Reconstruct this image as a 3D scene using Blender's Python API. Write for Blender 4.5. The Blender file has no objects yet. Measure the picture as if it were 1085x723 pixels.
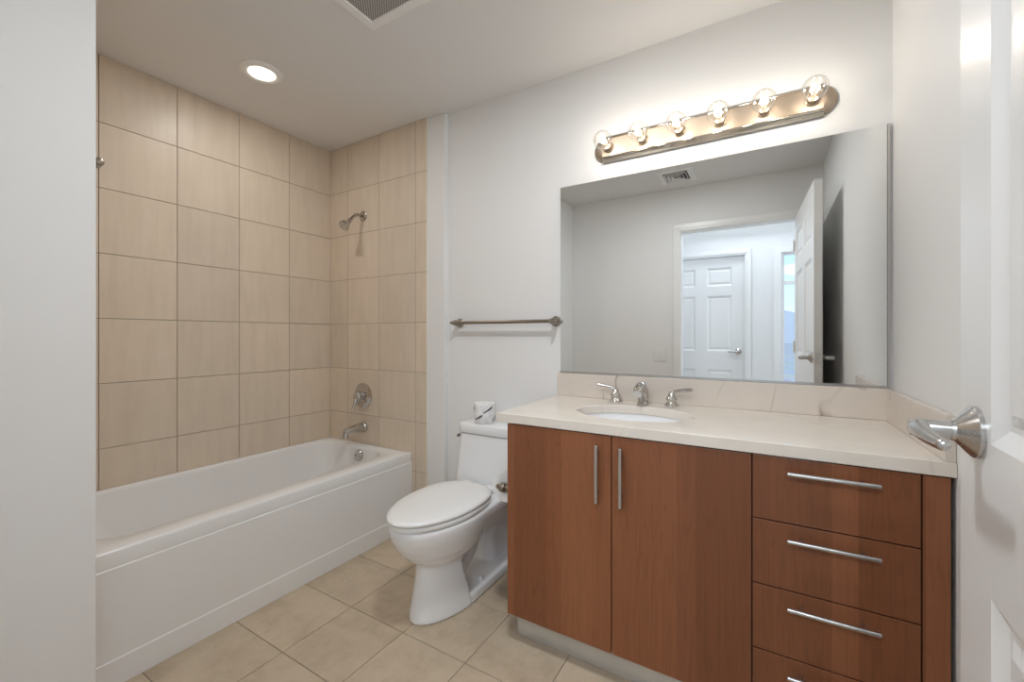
import bpy, bmesh, math, random
from mathutils import Vector, Matrix
C = bpy.context.scene
R = math.radians
PI = math.pi

# ------------------------------------------------------------------ camera
cam = bpy.data.cameras.new('camera')
cam_o = bpy.data.objects.new('camera', cam)
C.collection.objects.link(cam_o)
cam.sensor_fit = 'HORIZONTAL'
cam.sensor_width = 36
cam.lens = 36 * 447.77 / 1085
cam.shift_y = -5.6 / 1085
cam.clip_start = 0.01
cam.clip_end = 20000
cam_o.location = (0, -1.926, 1.150)
cam_o.rotation_euler = (R(90), 0, R(30.813))
C.camera = cam_o

# ------------------------------------------------------------------ exposure, light
C.view_settings.view_transform = 'Standard'
C.view_settings.look = 'None'
C.view_settings.gamma = 1
C.view_settings.use_curve_mapping = False
C.view_settings.exposure = 0.04
C.cycles.max_bounces = 14
C.cycles.diffuse_bounces = 8
C.cycles.glossy_bounces = 6
C.cycles.transparent_max_bounces = 12
C.cycles.sample_clamp_indirect = 6.0
C.cycles.caustics_reflective = False
C.cycles.caustics_refractive = False

BULB_W = 0.50          # watts of each clear globe bulb
DOWNLIGHT_W = 3.0
ROOM_FILL_W = 13.0
HALL_WINDOW_W = 9.0
HALL_FILL_W = 26.0
SKY = 1.9


def area(name, loc, rot, sx, sy, w, col):
    l = bpy.data.lights.new(name, 'AREA')
    l.shape = 'RECTANGLE'
    l.size, l.size_y, l.energy, l.color = sx, sy, w, col
    o = bpy.data.objects.new(name, l)
    C.collection.objects.link(o)
    o.location = loc
    o.rotation_euler = rot
    return o


# daylight entering the hall through its big end window, and an added, unseen fill light tilted at the bathroom
area('hall_window_daylight', (2.55, -2.78, 1.35), (0, R(90), 0), 1.9, 1.1, HALL_WINDOW_W, (0.86, 0.93, 1.0))
area('hall_fill_light', (-0.20, -3.20, 2.58), (R(56), 0, 0), 0.9, 0.35, HALL_FILL_W, (0.84, 0.92, 1.0))

world = bpy.data.worlds.new('sky')
C.world = world
world.use_nodes = True
nt = world.node_tree
nt.nodes.clear()
wo = nt.nodes.new('ShaderNodeOutputWorld')
bg = nt.nodes.new('ShaderNodeBackground')
tc = nt.nodes.new('ShaderNodeTexCoord')
sep = nt.nodes.new('ShaderNodeSeparateXYZ')
ramp = nt.nodes.new('ShaderNodeValToRGB')
ramp.color_ramp.elements[0].position = 0.0
ramp.color_ramp.elements[0].color = (0.80, 0.86, 0.93, 1)
ramp.color_ramp.elements[1].position = 0.35
ramp.color_ramp.elements[1].color = (0.20, 0.42, 0.80, 1)
e = ramp.color_ramp.elements.new(0.06)
e.color = (0.52, 0.70, 0.90, 1)
noi = nt.nodes.new('ShaderNodeTexNoise')
noi.inputs['Scale'].default_value = 7
noi.inputs['Detail'].default_value = 6
mp = nt.nodes.new('ShaderNodeMapping')
mp.inputs['Scale'].default_value = (1, 1, 3.5)
cr = nt.nodes.new('ShaderNodeValToRGB')
cr.color_ramp.elements[0].position = 0.45
cr.color_ramp.elements[1].position = 0.62
mix = nt.nodes.new('ShaderNodeMixRGB')
mix.inputs['Color2'].default_value = (1.0, 1.0, 1.0, 1)
nt.links.new(tc.outputs['Generated'], sep.inputs[0])
nt.links.new(sep.outputs['Z'], ramp.inputs[0])
nt.links.new(tc.outputs['Generated'], mp.inputs[0])
nt.links.new(mp.outputs[0], noi.inputs['Vector'])
nt.links.new(noi.outputs['Fac'], cr.inputs[0])
nt.links.new(cr.outputs[0], mix.inputs['Fac'])
nt.links.new(ramp.outputs[0], mix.inputs['Color1'])
nt.links.new(mix.outputs[0], bg.inputs['Color'])
bg.inputs['Strength'].default_value = SKY
nt.links.new(bg.outputs[0], wo.inputs[0])


# ------------------------------------------------------------------ materials
class NT:
    def __init__(s, name):
        s.m = bpy.data.materials.new(name)
        s.m.use_nodes = True
        s.t = s.m.node_tree
        s.b = s.t.nodes['Principled BSDF']

    def n(s, kind, **kw):
        o = s.t.nodes.new(kind)
        for k, v in kw.items():
            if hasattr(o, k) and k not in o.inputs.keys():
                setattr(o, k, v)
            else:
                o.inputs[k].default_value = v
        return o

    def l(s, a, b):
        s.t.links.new(a, b)

    def pos(s):
        return s.n('ShaderNodeNewGeometry').outputs['Position']

    def mapped(s, vec, scale):
        m = s.n('ShaderNodeMapping')
        m.inputs['Scale'].default_value = scale
        s.l(vec, m.inputs[0])
        return m.outputs[0]

    def noise(s, vec, scale, detail=4, rough=0.55, dist=0.0):
        n = s.n('ShaderNodeTexNoise')
        n.inputs['Scale'].default_value = scale
        n.inputs['Detail'].default_value = detail
        n.inputs['Roughness'].default_value = rough
        n.inputs['Distortion'].default_value = dist
        s.l(vec, n.inputs['Vector'])
        return n.outputs['Fac']

    def ramp(s, fac, stops):
        r = s.n('ShaderNodeValToRGB')
        el = r.color_ramp.elements
        while len(el) < len(stops):
            el.new(0.5)
        for e, (p, c) in zip(el, stops):
            e.position = p
            e.color = (*c, 1) if len(c) == 3 else c
        s.l(fac, r.inputs[0])
        return r.outputs[0]

    def mixc(s, fac, a, b, mode='MIX'):
        m = s.n('ShaderNodeMixRGB')
        m.blend_type = mode
        for v, i in ((fac, 'Fac'), (a, 'Color1'), (b, 'Color2')):
            if isinstance(v, (int, float)):
                m.inputs[i].default_value = v
            elif isinstance(v, tuple):
                m.inputs[i].default_value = (*v, 1)
            else:
                s.l(v, m.inputs[i])
        return m.outputs[0]

    def math(s, op, a, b=None):
        m = s.n('ShaderNodeMath')
        m.operation = op
        for v, i in ((a, 0), (b, 1)):
            if v is None:
                continue
            if isinstance(v, (int, float)):
                m.inputs[i].default_value = v
            else:
                s.l(v, m.inputs[i])
        return m.outputs[0]

    def bump(s, h, strength, dist=0.002):
        b = s.n('ShaderNodeBump')
        b.inputs['Strength'].default_value = strength
        b.inputs['Distance'].default_value = dist
        s.l(h, b.inputs['Height'])
        s.l(b.outputs[0], s.b.inputs['Normal'])


def plain(name, col, rough=0.5, metal=0.0, spec=0.5, bump=0.0, bscale=200, vary=0.03):
    k = NT(name)
    b = k.b
    v = k.noise(k.pos(), 3.0, 3)
    c = k.mixc(v, tuple(x * (1 - vary) for x in col), tuple(min(1, x * (1 + vary)) for x in col))
    k.l(c, b.inputs['Base Color'])
    b.inputs['Roughness'].default_value = rough
    b.inputs['Metallic'].default_value = metal
    b.inputs['Specular IOR Level'].default_value = spec
    if bump:
        k.bump(k.noise(k.pos(), bscale, 3), bump)
    return k.m


def brushed(name, col, rough):
    k = NT(name)
    n = k.noise(k.mapped(k.pos(), (30, 30, 30)), 20, 2)
    k.l(k.ramp(n, [(0.3, (rough * 0.8,) * 3), (0.7, (rough * 1.2,) * 3)]), k.b.inputs['Roughness'])
    k.b.inputs['Base Color'].default_value = (*col, 1)
    k.b.inputs['Metallic'].default_value = 1
    return k.m


M = {}
M['paint'] = plain('wall_paint', (0.80, 0.80, 0.795), 0.55, spec=0.3, bump=0.06, bscale=260, vary=0.01)
M['ceil'] = plain('ceiling_paint', (0.74, 0.735, 0.73), 0.8, spec=0.2, bump=0.05, bscale=200, vary=0.01)
M['trim'] = plain('white_trim_paint', (0.83, 0.83, 0.82), 0.32, spec=0.5, vary=0.008)
M['doorpaint'] = plain('white_door_paint', (0.80, 0.80, 0.795), 0.30, spec=0.5, bump=0.03, bscale=120, vary=0.01)
M['porcelain'] = plain('white_porcelain', (0.83, 0.835, 0.84), 0.12, spec=0.6, vary=0.006)
M['acrylic'] = plain('white_tub_acrylic', (0.82, 0.82, 0.815), 0.20, spec=0.5, vary=0.012)
M['seatplastic'] = plain('white_seat_plastic', (0.83, 0.83, 0.82), 0.25, vary=0.006)
M['sinkwhite'] = plain('white_sink_ceramic', (0.84, 0.84, 0.85), 0.12, vary=0.006)
M['nickel'] = brushed('satin_nickel', (0.46, 0.43, 0.39), 0.18)
M['pewter'] = brushed('dull_pewter', (0.33, 0.29, 0.24), 0.28)
M['chrome'] = brushed('polished_chrome', (0.58, 0.56, 0.54), 0.09)
M['steel'] = brushed('satin_steel', (0.58, 0.57, 0.56), 0.24)
M['warmnickel'] = brushed('warm_brushed_nickel', (0.42, 0.345, 0.27), 0.50)
M['ridge'] = brushed('ridged_nickel', (0.62, 0.57, 0.50), 0.13)
M['grout'] = plain('wall_grout', (0.30, 0.25, 0.20), 0.9)
M['fgrout'] = plain('floor_grout', (0.26, 0.22, 0.18), 0.9)
M['darkgap'] = plain('dark_gap', (0.03, 0.02, 0.015), 0.8)
M['plastic'] = plain('white_plastic', (0.80, 0.80, 0.79), 0.35)
M['paper'] = plain('white_paper', (0.86, 0.86, 0.85), 0.9, bump=0.2, bscale=300)
M['carton'] = plain('brown_card', (0.45, 0.34, 0.22), 0.9)
M['carpet'] = plain('hall_carpet', (0.52, 0.47, 0.41), 0.95, bump=0.5, bscale=500)
M['blackish'] = plain('dark_metal', (0.05, 0.05, 0.05), 0.4)


def tile_mat(name, base, dark, light, streak, rough):
    k = NT(name)
    g = k.n('ShaderNodeNewGeometry')
    rnd = g.outputs['Random Per Island']
    cmb = k.n('ShaderNodeCombineXYZ')
    k.l(k.math('MULTIPLY', rnd, 37.0), cmb.inputs[0])
    k.l(k.math('MULTIPLY', rnd, 91.0), cmb.inputs[1])
    k.l(k.math('MULTIPLY', rnd, 53.0), cmb.inputs[2])
    add = k.n('ShaderNodeVectorMath', operation='ADD')
    k.l(g.outputs['Position'], add.inputs[0])
    k.l(cmb.outputs[0], add.inputs[1])
    p = add.outputs[0]
    if streak:
        n1 = k.noise(k.mapped(p, (15, 15, 1.9)), 1.5, 5, 0.55, 0.3)
        n2 = k.noise(p, 5, 4)
    else:
        n1 = k.mixc(0.45, k.noise(k.mapped(p, (1, 1.7, 1)), 4.0, 5, 0.6, 0.5), k.noise(k.mapped(p, (1.6, 1, 1)), 15, 6, 0.65, 0.4))
        n2 = k.noise(p, 40, 5)
    c = k.ramp(n1, [(0.34, dark), (0.5, base), (0.66, light)])
    c2 = k.ramp(n2, [(0.3, tuple(x * 0.93 for x in base)), (0.7, tuple(min(1, x * 1.05) for x in base))])
    c = k.mixc(0.4, c, c2)
    c = k.mixc(1.0, c, k.ramp(rnd, [(0.0, (0.95, 0.95, 0.95)), (1.0, (1.03, 1.02, 1.01))]), 'MULTIPLY')
    k.l(c, k.b.inputs['Base Color'])
    k.b.inputs['Roughness'].default_value = rough
    k.b.inputs['Specular IOR Level'].default_value = 0.4
    k.bump(n1, 0.08)
    return k.m


M['walltile'] = tile_mat('tan_wall_tile', (0.695, 0.595, 0.48), (0.645, 0.547, 0.437), (0.725, 0.627, 0.512), True, 0.38)
M['floortile'] = tile_mat('beige_floor_tile', (0.545, 0.445, 0.325), (0.39, 0.31, 0.22), (0.62, 0.52, 0.395), False, 0.42)


def wood_mat(name, base, seed):
    k = NT(name)
    g = k.n('ShaderNodeNewGeometry')
    oi = k.n('ShaderNodeObjectInfo')
    sp = k.n('ShaderNodeSeparateXYZ')
    k.l(g.outputs['Position'], sp.inputs[0])
    # glued staves of uneven width: cells along X (and Y for the side panel)
    along = k.math('ADD', sp.outputs['X'], k.math('MULTIPLY', sp.outputs['Y'], 0.7))
    wob = k.math('MULTIPLY', k.math('SINE', k.math('MULTIPLY', along, 31.0)), 0.028)
    cell = k.math('FLOOR', k.math('MULTIPLY', k.math('ADD', along, wob), 11.0))
    wn = k.n('ShaderNodeTexWhiteNoise')
    wn.noise_dimensions = '1D'
    k.l(k.math('ADD', cell, seed), wn.inputs['W'])
    cmb = k.n('ShaderNodeCombineXYZ')
    k.l(k.math('MULTIPLY', wn.outputs['Value'], 19.0), cmb.inputs[0])
    k.l(k.math('MULTIPLY', wn.outputs['Value'], 7.0), cmb.inputs[1])
    k.l(k.math('MULTIPLY', wn.outputs['Value'], 11.0), cmb.inputs[2])
    add = k.n('ShaderNodeVectorMath', operation='ADD')
    k.l(g.outputs['Position'], add.inputs[0])
    k.l(cmb.outputs[0], add.inputs[1])
    p = add.outputs[0]
    fine = k.noise(k.mapped(p, (150, 150, 3.0)), 1.0, 5, 0.65)
    wide = k.noise(k.mapped(p, (16, 16, 1.2)), 1.0, 3, 0.5, 0.6)
    wave = k.math('ABSOLUTE', k.math('SINE', k.math('MULTIPLY', wide, 34.0)))
    c = k.ramp(fine, [(0.25, tuple(x * 0.84 for x in base)), (0.75, tuple(x * 1.10 for x in base))])
    c = k.mixc(0.30, c, k.ramp(wave, [(0.0, tuple(x * 0.62 for x in base)), (0.6, tuple(x * 1.06 for x in base))]))
    c = k.mixc(1.0, c, k.ramp(wn.outputs['Value'], [(0.0, (0.74, 0.70, 0.67)), (0.5, (1, 1, 1)), (1.0, (1.18, 1.24, 1.26))]), 'MULTIPLY')
    k.l(c, k.b.inputs['Base Color'])
    k.b.inputs['Roughness'].default_value = 0.34
    k.b.inputs['Specular IOR Level'].default_value = 0.45
    k.bump(fine, 0.05, 0.0006)
    return k.m


M['wood'] = wood_mat('cherry_veneer', (0.243, 0.088, 0.037), 3.0)


def stone_mat(name, base, vein, rough, vscale, vamt):
    k = NT(name)
    p = k.pos()
    n = k.noise(p, 6, 5)
    c = k.ramp(n, [(0.3, tuple(x * 0.96 for x in base)), (0.7, tuple(min(1, x * 1.03) for x in base))])
    w = k.noise(k.mapped(p, (1, 1, 0.35)), vscale, 3, 0.45, 0.35)
    d = k.math('ABSOLUTE', k.math('SUBTRACT', w, 0.5))
    v = k.ramp(d, [(0.0, (1, 1, 1)), (0.007, (0, 0, 0))])
    gate = k.ramp(k.noise(p, 3.3, 2), [(0.44, (0, 0, 0)), (0.56, (1, 1, 1))])
    f = k.math('MULTIPLY', k.math('MULTIPLY', v, gate), vamt)
    k.l(k.mixc(f, c, vein), k.b.inputs['Base Color'])
    k.b.inputs['Roughness'].default_value = rough
    k.b.inputs['Specular IOR Level'].default_value = 0.5
    return k.m


M['quartz'] = stone_mat('cream_quartz', (0.76, 0.70, 0.625), (0.58, 0.52, 0.46), 0.10, 3.0, 0.35)
M['marble'] = stone_mat('cream_marble', (0.67, 0.605, 0.54), (0.30, 0.24, 0.20), 0.16, 3.6, 0.9)

k = NT('mirror_silver')
k.b.inputs['Base Color'].default_value = (0.86, 0.875, 0.87, 1)
k.b.inputs['Metallic'].default_value = 1
k.b.inputs['Roughness'].default_value = 0.0
M['mirror'] = k.m

k = NT('toe_kick_laminate')
k.b.inputs['Base Color'].default_value = (0.60, 0.59, 0.56, 1)
k.b.inputs['Metallic'].default_value = 0.55
k.b.inputs['Roughness'].default_value = 0.20
M['kick'] = k.m


def thin_glass(name, tint, refl):
    k = NT(name)
    k.t.nodes.remove(k.b)
    out = k.t.nodes['Material Output']
    tr = k.n('ShaderNodeBsdfTransparent')
    tr.inputs[0].default_value = (*tint, 1)
    gl = k.n('ShaderNodeBsdfGlossy')
    gl.inputs['Roughness'].default_value = 0.02
    lw = k.n('ShaderNodeLayerWeight')
    lw.inputs['Blend'].default_value = refl
    mx = k.n('ShaderNodeMixShader')
    k.l(lw.outputs['Facing'], mx.inputs[0])
    k.l(tr.outputs[0], mx.inputs[1])
    k.l(gl.outputs[0], mx.inputs[2])
    k.l(mx.outputs[0], out.inputs[0])
    return k.m


M['bulbglass'] = thin_glass('clear_bulb_glass', (1.0, 0.99, 0.97), 0.22)
M['pane'] = thin_glass('window_glass', (0.97, 0.99, 1.0), 0.08)


def emit(name, col, s):
    k = NT(name)
    k.b.inputs['Base Color'].default_value = (*col, 1)
    k.b.inputs['Emission Color'].default_value = (*col, 1)
    k.b.inputs['Emission Strength'].default_value = s
    return k.m


M['filament'] = emit('glowing_filament', (1.0, 0.86, 0.66), 60)
M['lens'] = emit('lit_lens', (1.0, 0.95, 0.86), 2.2)

# wrapped roll: white paper with short dark strokes printed on it
k = NT('printed_wrapper')
tcn = k.n('ShaderNodeTexCoord')
v = k.n('ShaderNodeTexVoronoi')
v.inputs['Scale'].default_value = 24
k.l(k.mapped(tcn.outputs['Object'], (1.0, 1.0, 2.2)), v.inputs['Vector'])
st = k.ramp(v.outputs['Distance'], [(0.14, (1, 1, 1)), (0.20, (0, 0, 0))])
crease = k.noise(tcn.outputs['Object'], 60, 4, 0.7, 1.0)
base = k.ramp(crease, [(0.3, (0.62, 0.62, 0.62)), (0.6, (0.86, 0.86, 0.85))])
k.l(k.mixc(k.math('MULTIPLY', st, 0.0), base, (0.1, 0.1, 0.11)), k.b.inputs['Base Color'])
k.b.inputs['Roughness'].default_value = 0.6
k.bump(crease, 0.6, 0.004)
M['wrapper'] = k.m
M['ink'] = plain('dark_print', (0.09, 0.09, 0.10), 0.6)

# fan grille mesh
k = NT('fan_mesh')
chk = k.n('ShaderNodeTexChecker')
chk.inputs['Scale'].default_value = 160
chk.inputs['Color1'].default_value = (0.50, 0.48, 0.46, 1)
chk.inputs['Color2'].default_value = (0.16, 0.15, 0.15, 1)
k.l(k.pos(), chk.inputs['Vector'])
k.l(chk.outputs[0], k.b.inputs['Base Color'])
k.b.inputs['Roughness'].default_value = 0.6
M['fanmesh'] = k.m

# far city ground and hills
k = NT('city_ground')
vv = k.n('ShaderNodeTexVoronoi')
vv.inputs['Scale'].default_value = 0.03
k.l(k.pos(), vv.inputs['Vector'])
k.l(k.mixc(0.85, vv.outputs['Color'], (0.52, 0.49, 0.46)), k.b.inputs['Base Color'])
k.b.inputs['Roughness'].default_value = 0.9
M['city'] = k.m
M['hills'] = plain('hazy_hills', (0.66, 0.64, 0.62), 1.0, vary=0.1)


# ------------------------------------------------------------------ mesh helpers
ORG = {}


def obj(name, bm, mat, parent=None, smooth=True, bevel=0.0, seg=2, angle=35, mods=None, origin=None):
    """link the bmesh (world coordinates) as ONE mesh object, origin at its middle"""
    bmesh.ops.recalc_face_normals(bm, faces=bm.faces[:])
    vs = [v.co for v in bm.verts]
    lo = Vector((min(v.x for v in vs), min(v.y for v in vs), min(v.z for v in vs)))
    hi = Vector((max(v.x for v in vs), max(v.y for v in vs), max(v.z for v in vs)))
    c = Vector(origin) if origin else (lo + hi) / 2
    bmesh.ops.translate(bm, verts=bm.verts[:], vec=-c)
    me = bpy.data.meshes.new(name)
    bm.to_mesh(me)
    bm.free()
    for m in (mat if isinstance(mat, (list, tuple)) else [mat]):
        me.materials.append(m)
    o = bpy.data.objects.new(name, me)
    C.collection.objects.link(o)
    po = ORG.get(parent.name, Vector()) if parent else Vector()
    o.parent = parent
    o.location = c - po
    ORG[o.name] = c
    if bevel:
        b = o.modifiers.new('bevel', 'BEVEL')
        b.width = bevel
        b.segments = seg
        b.limit_method = 'ANGLE'
        b.angle_limit = R(30)
        b.harden_normals = False
    if smooth:
        for p in me.polygons:
            p.use_smooth = True
        if angle < 180:
            for ed in _sharp(me, angle):
                ed.use_edge_sharp = True
    return o


def _sharp(me, angle):
    ed_f = {}
    for p in me.polygons:
        for k_ in p.edge_keys:
            ed_f.setdefault(k_, []).append(p.normal)
    out = []
    for ed in me.edges:
        ns = ed_f.get(tuple(sorted(ed.vertices)), [])
        if len(ns) != 2 or ns[0].angle(ns[1], 0) > R(angle):
            out.append(ed)
    return out


def thing(name, label, cat, loc, group=None, kind=None):
    o = bpy.data.objects.new(name, None)
    C.collection.objects.link(o)
    o.empty_display_size = 0.05
    o.location = loc
    ORG[o.name] = Vector(loc)
    tag(o, label, cat, group, kind)
    return o


def tag(o, label=None, cat=None, group=None, kind=None):
    if label:
        o['label'] = label
    if cat:
        o['category'] = cat
    if group:
        o['group'] = group
    if kind:
        o['kind'] = kind
    return o


def struct(name, bm, mat, **kw):
    return tag(obj(name, bm, mat, **kw), kind='structure')


def BM():
    return bmesh.new()


def box(bm, x0, x1, y0, y1, z0, z1):
    vs = [bm.verts.new(p) for p in ((x0, y0, z0), (x1, y0, z0), (x1, y1, z0), (x0, y1, z0),
                                    (x0, y0, z1), (x1, y0, z1), (x1, y1, z1), (x0, y1, z1))]
    for f in ((0, 3, 2, 1), (4, 5, 6, 7), (0, 1, 5, 4), (1, 2, 6, 5), (2, 3, 7, 6), (3, 0, 4, 7)):
        bm.faces.new([vs[i] for i in f])
    return bm


def quad(bm, *ps):
    bm.faces.new([bm.verts.new(p) for p in ps])
    return bm


def loft(bm, rings, cap0=True, cap1=True, closed=True):
    vr = [[bm.verts.new(p) for p in r] for r in rings]
    n = len(rings[0])
    for a, b in zip(vr, vr[1:]):
        for i in range(n if closed else n - 1):
            j = (i + 1) % n
            bm.faces.new((a[i], a[j], b[j], b[i]))
    if cap0:
        bm.faces.new(vr[0][::-1])
    if cap1:
        bm.faces.new(vr[-1])
    return vr


def frame_of(d):
    d = Vector(d).normalized()
    u = Vector((0, 0, 1)) if abs(d.z) < 0.9 else Vector((1, 0, 0))
    a = d.cross(u).normalized()
    return d, a, d.cross(a).normalized()


def lathe(bm, org, axis, prof, n=32):
    """prof = [(distance along axis, radius)]"""
    d, a, b = frame_of(axis)
    org = Vector(org)
    rings = []
    for h, r in prof:
        r = max(r, 1e-5)
        rings.append([org + d * h + (a * math.cos(2 * PI * i / n) + b * math.sin(2 * PI * i / n)) * r for i in range(n)])
    loft(bm, rings)
    return bm


def tube(bm, pts, rad, n=16, flat=None):
    """sweep; rad number or list; flat = (scale a, scale b) list"""
    pts = [Vector(p) for p in pts]
    rads = rad if isinstance(rad, (list, tuple)) else [rad] * len(pts)
    rings = []
    d, a, b = frame_of(pts[1] - pts[0])
    for i, p in enumerate(pts):
        if i == 0:
            t = pts[1] - pts[0]
        elif i == len(pts) - 1:
            t = pts[-1] - pts[-2]
        else:
            t = (pts[i + 1] - p).normalized() + (p - pts[i - 1]).normalized()
        t.normalize()
        a = (a - t * a.dot(t)).normalized()
        b = t.cross(a).normalized()
        fa, fb = flat[i] if flat else (1, 1)
        rings.append([p + (a * math.cos(2 * PI * q / n) * fa + b * math.sin(2 * PI * q / n) * fb) * rads[i] for q in range(n)])
    loft(bm, rings)
    return bm


def smooth_path(ctrl, n=8):
    """Catmull-Rom through control points"""
    P = [Vector(c) for c in ctrl]
    P = [P[0] * 2 - P[1]] + P + [P[-1] * 2 - P[-2]]
    out = []
    for i in range(1, len(P) - 2):
        for q in range(n):
            t = q / n
            p0, p1, p2, p3 = P[i - 1:i + 3]
            out.append(0.5 * ((2 * p1) + (p2 - p0) * t + (2 * p0 - 5 * p1 + 4 * p2 - p3) * t * t + (3 * p1 - p0 - 3 * p2 + p3) * t ** 3))
    out.append(P[-2])
    return out


def rrect(x0, x1, y0, y1, r, z, n=8):
    pts = []
    for cx, cy, a0 in ((x1 - r, y1 - r, 0), (x0 + r, y1 - r, 90), (x0 + r, y0 + r, 180), (x1 - r, y0 + r, 270)):
        for i in range(n + 1):
            a = R(a0 + 90 * i / n)
            pts.append((cx + r * math.cos(a), cy + r * math.sin(a), z))
    return pts


def sphere(bm, c, r, u=24, v=14, sc=(1, 1, 1)):
    m = Matrix.Translation(c) @ Matrix.Diagonal((sc[0] * r, sc[1] * r, sc[2] * r, 1))
    bmesh.ops.create_uvsphere(bm, u_segments=u, v_segments=v, radius=1, matrix=m)
    return bm


# ------------------------------------------------------------------ room dimensions (metres)
XL, XW, XR = -2.605, -1.639, 0.3816       # tub side wall, stub wall face, right wall
YB, YT, YN, YF = 0.0, -0.035, -1.497, -2.014   # vanity wall, tub tile plane, near end of tub, entrance wall
H = 2.438
XJ = -1.581                               # jog between tub alcove and vanity wall
XTILE = -1.712                            # edge of the tiles on the end wall
OX0, OX1, OZ = -0.622, 0.212, 2.058       # entrance opening
YH = -3.42                                # hall wall opposite

# ------------------------------------------------------------------ shell
struct('floor', box(BM(), XL, XR + 0.1, -2.13, 0.1, -0.05, -0.003), M['fgrout'], smooth=False)
bm = BM()
g = 0.0014
xs = [XL - 0.1] + [-1.502 + 0.3 * i for i in range(0, 8)]
ys = [-0.139 - 0.2985 * i for i in range(-1, 8)]
for xa, xb in zip(xs, xs[1:]):
    for yb, ya in zip(ys, ys[1:]):
        x0, x1, y0, y1 = max(xa, XL) + g, min(xb, XR) - g, max(ya, -2.13) + g, min(yb, 0) - g
        if x1 - x0 < 0.01 or y1 - y0 < 0.01:
            continue
        r0 = [(x0, y0, -0.004), (x1, y0, -0.004), (x1, y1, -0.004), (x0, y1, -0.004)]
        r1 = [(p[0], p[1], -0.0008) for p in r0]
        b_ = 0.0012
        r2 = [(x0 + b_, y0 + b_, 0), (x1 - b_, y0 + b_, 0), (x1 - b_, y1 - b_, 0), (x0 + b_, y1 - b_, 0)]
        loft(bm, [r0, r1, r2])
struct('floor_tiles', bm, M['floortile'], smooth=False)

struct('ceiling', box(BM(), XL - 0.1, XR + 0.1, -2.13, 0.1, H, H + 0.06), M['ceil'], smooth=False)
struct('wall_back', box(BM(), XJ - 0.03, XR + 0.1, 0, 0.1, 0, H), M['paint'], smooth=False)
struct('wall_right', box(BM(), XR, XR + 0.1, -2.13, 0, 0, H), M['paint'], smooth=False)
struct('wall_left', box(BM(), XL - 0.1, XW, YF - 0.116, YN, 0, H), M['paint'], smooth=False, bevel=0.004)
# end wall of the tub alcove, 35 mm proud of the vanity wall, with a bull-nosed outer corner
struct('wall_tub_end', box(BM(), XL - 0.1, XJ, YT, 0.1, 0, H), M['paint'], smooth=False, bevel=0.005, seg=3)
struct('wall_tub_side', box(BM(), XL - 0.1, XL - 0.006, YN, YT + 0.02, 0, H), M['grout'], smooth=False)
# entrance wall with its opening
bm = BM()
box(bm, XW, OX0 - 0.02, YF - 0.116, YF, 0, H)
box(bm, OX1 + 0.02, XR, YF - 0.116, YF, 0, H)
box(bm, OX0 - 0.02, OX1 + 0.02, YF - 0.116, YF, OZ + 0.02, H)
struct('wall_front', bm, M['paint'], smooth=False)


def tiles_plane(name, axis, plane, us, zs, u_lim, z_lim, inward):
    """square tiles standing 6 mm proud of the grout; axis 'x' = tiles run along X (plane is a Y)"""
    bm = BM()
    g, b_ = 0.0013, 0.0014
    for a0, a1 in zip(us, us[1:]):
        for z0, z1 in zip(zs, zs[1:]):
            u0, u1 = max(a0, u_lim[0]) + g, min(a1, u_lim[1]) - g
            w0, w1 = max(z0, z_lim[0]) + g, min(z1, z_lim[1]) - g
            if u1 - u0 < 0.005 or w1 - w0 < 0.005:
                continue

            def ring(ins, dep):
                q = [(u0 + ins, w0 + ins), (u1 - ins, w0 + ins), (u1 - ins, w1 - ins), (u0 + ins, w1 - ins)]
                pl = plane + inward * dep
                return [(a, pl, c) if axis == 'x' else (pl, a, c) for a, c in q]
            loft(bm, [ring(0, -0.006), ring(0, -0.001), ring(b_, 0)])
    return struct(name, bm, M['walltile'], smooth=False)


zt = [2.127 - 0.2993 * i for i in range(7, 0, -1)] + [2.127, H + 0.1]
zt = [zt[0] - 0.3] + zt
tiles_plane('wall_tile_side', 'y', XL, [-0.0345 - 0.3005 * i for i in range(5, -1, -1)], zt, (YN, YT), (0.0, H), 1)
tiles_plane('wall_tile_end', 'x', YT - 0.006, [-2.723, -2.420, -2.117, -1.800, -1.500], zt, (XL, XTILE), (0.0, H), -1)
struct('wall_grout_end', box(BM(), XL, XTILE - 0.002, YT - 0.005, YT, 0, H), M['grout'], smooth=False)
# painted end of the stub wall inside the alcove, tiled the same way
tiles_plane('wall_tile_near', 'x', YN + 0.012, [-2.62, -2.32, -2.02, -1.74], zt, (XL, XTILE), (0.0, H), 1)
struct('wall_grout_near', box(BM(), XL, XTILE - 0.002, YN, YN + 0.011, 0, H), M['grout'], smooth=False)
# pale trim along the tile edge
struct('trim_1', box(BM(), XTILE, XTILE + 0.006, YT - 0.008, YT, 0.0, H), plain('cream_edge_trim', (0.80, 0.76, 0.68), 0.4), smooth=False, bevel=0.002)

# baseboards
bm = BM()
box(bm, XJ, -0.832, -0.012, 0.0, 0.0, 0.085)
struct('baseboard_back', bm, M['trim'], smooth=False, bevel=0.003)
bm = BM()
box(bm, XW, XW + 0.012, YF, YN, 0.0, 0.085)
struct('baseboard_left', bm, M['trim'], smooth=False, bevel=0.003)
bm = BM()
box(bm, XW + 0.012, OX0 - 0.075, YF, YF + 0.012, 0.0, 0.085)
struct('baseboard_front', bm, M['trim'], smooth=False, bevel=0.003)


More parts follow.
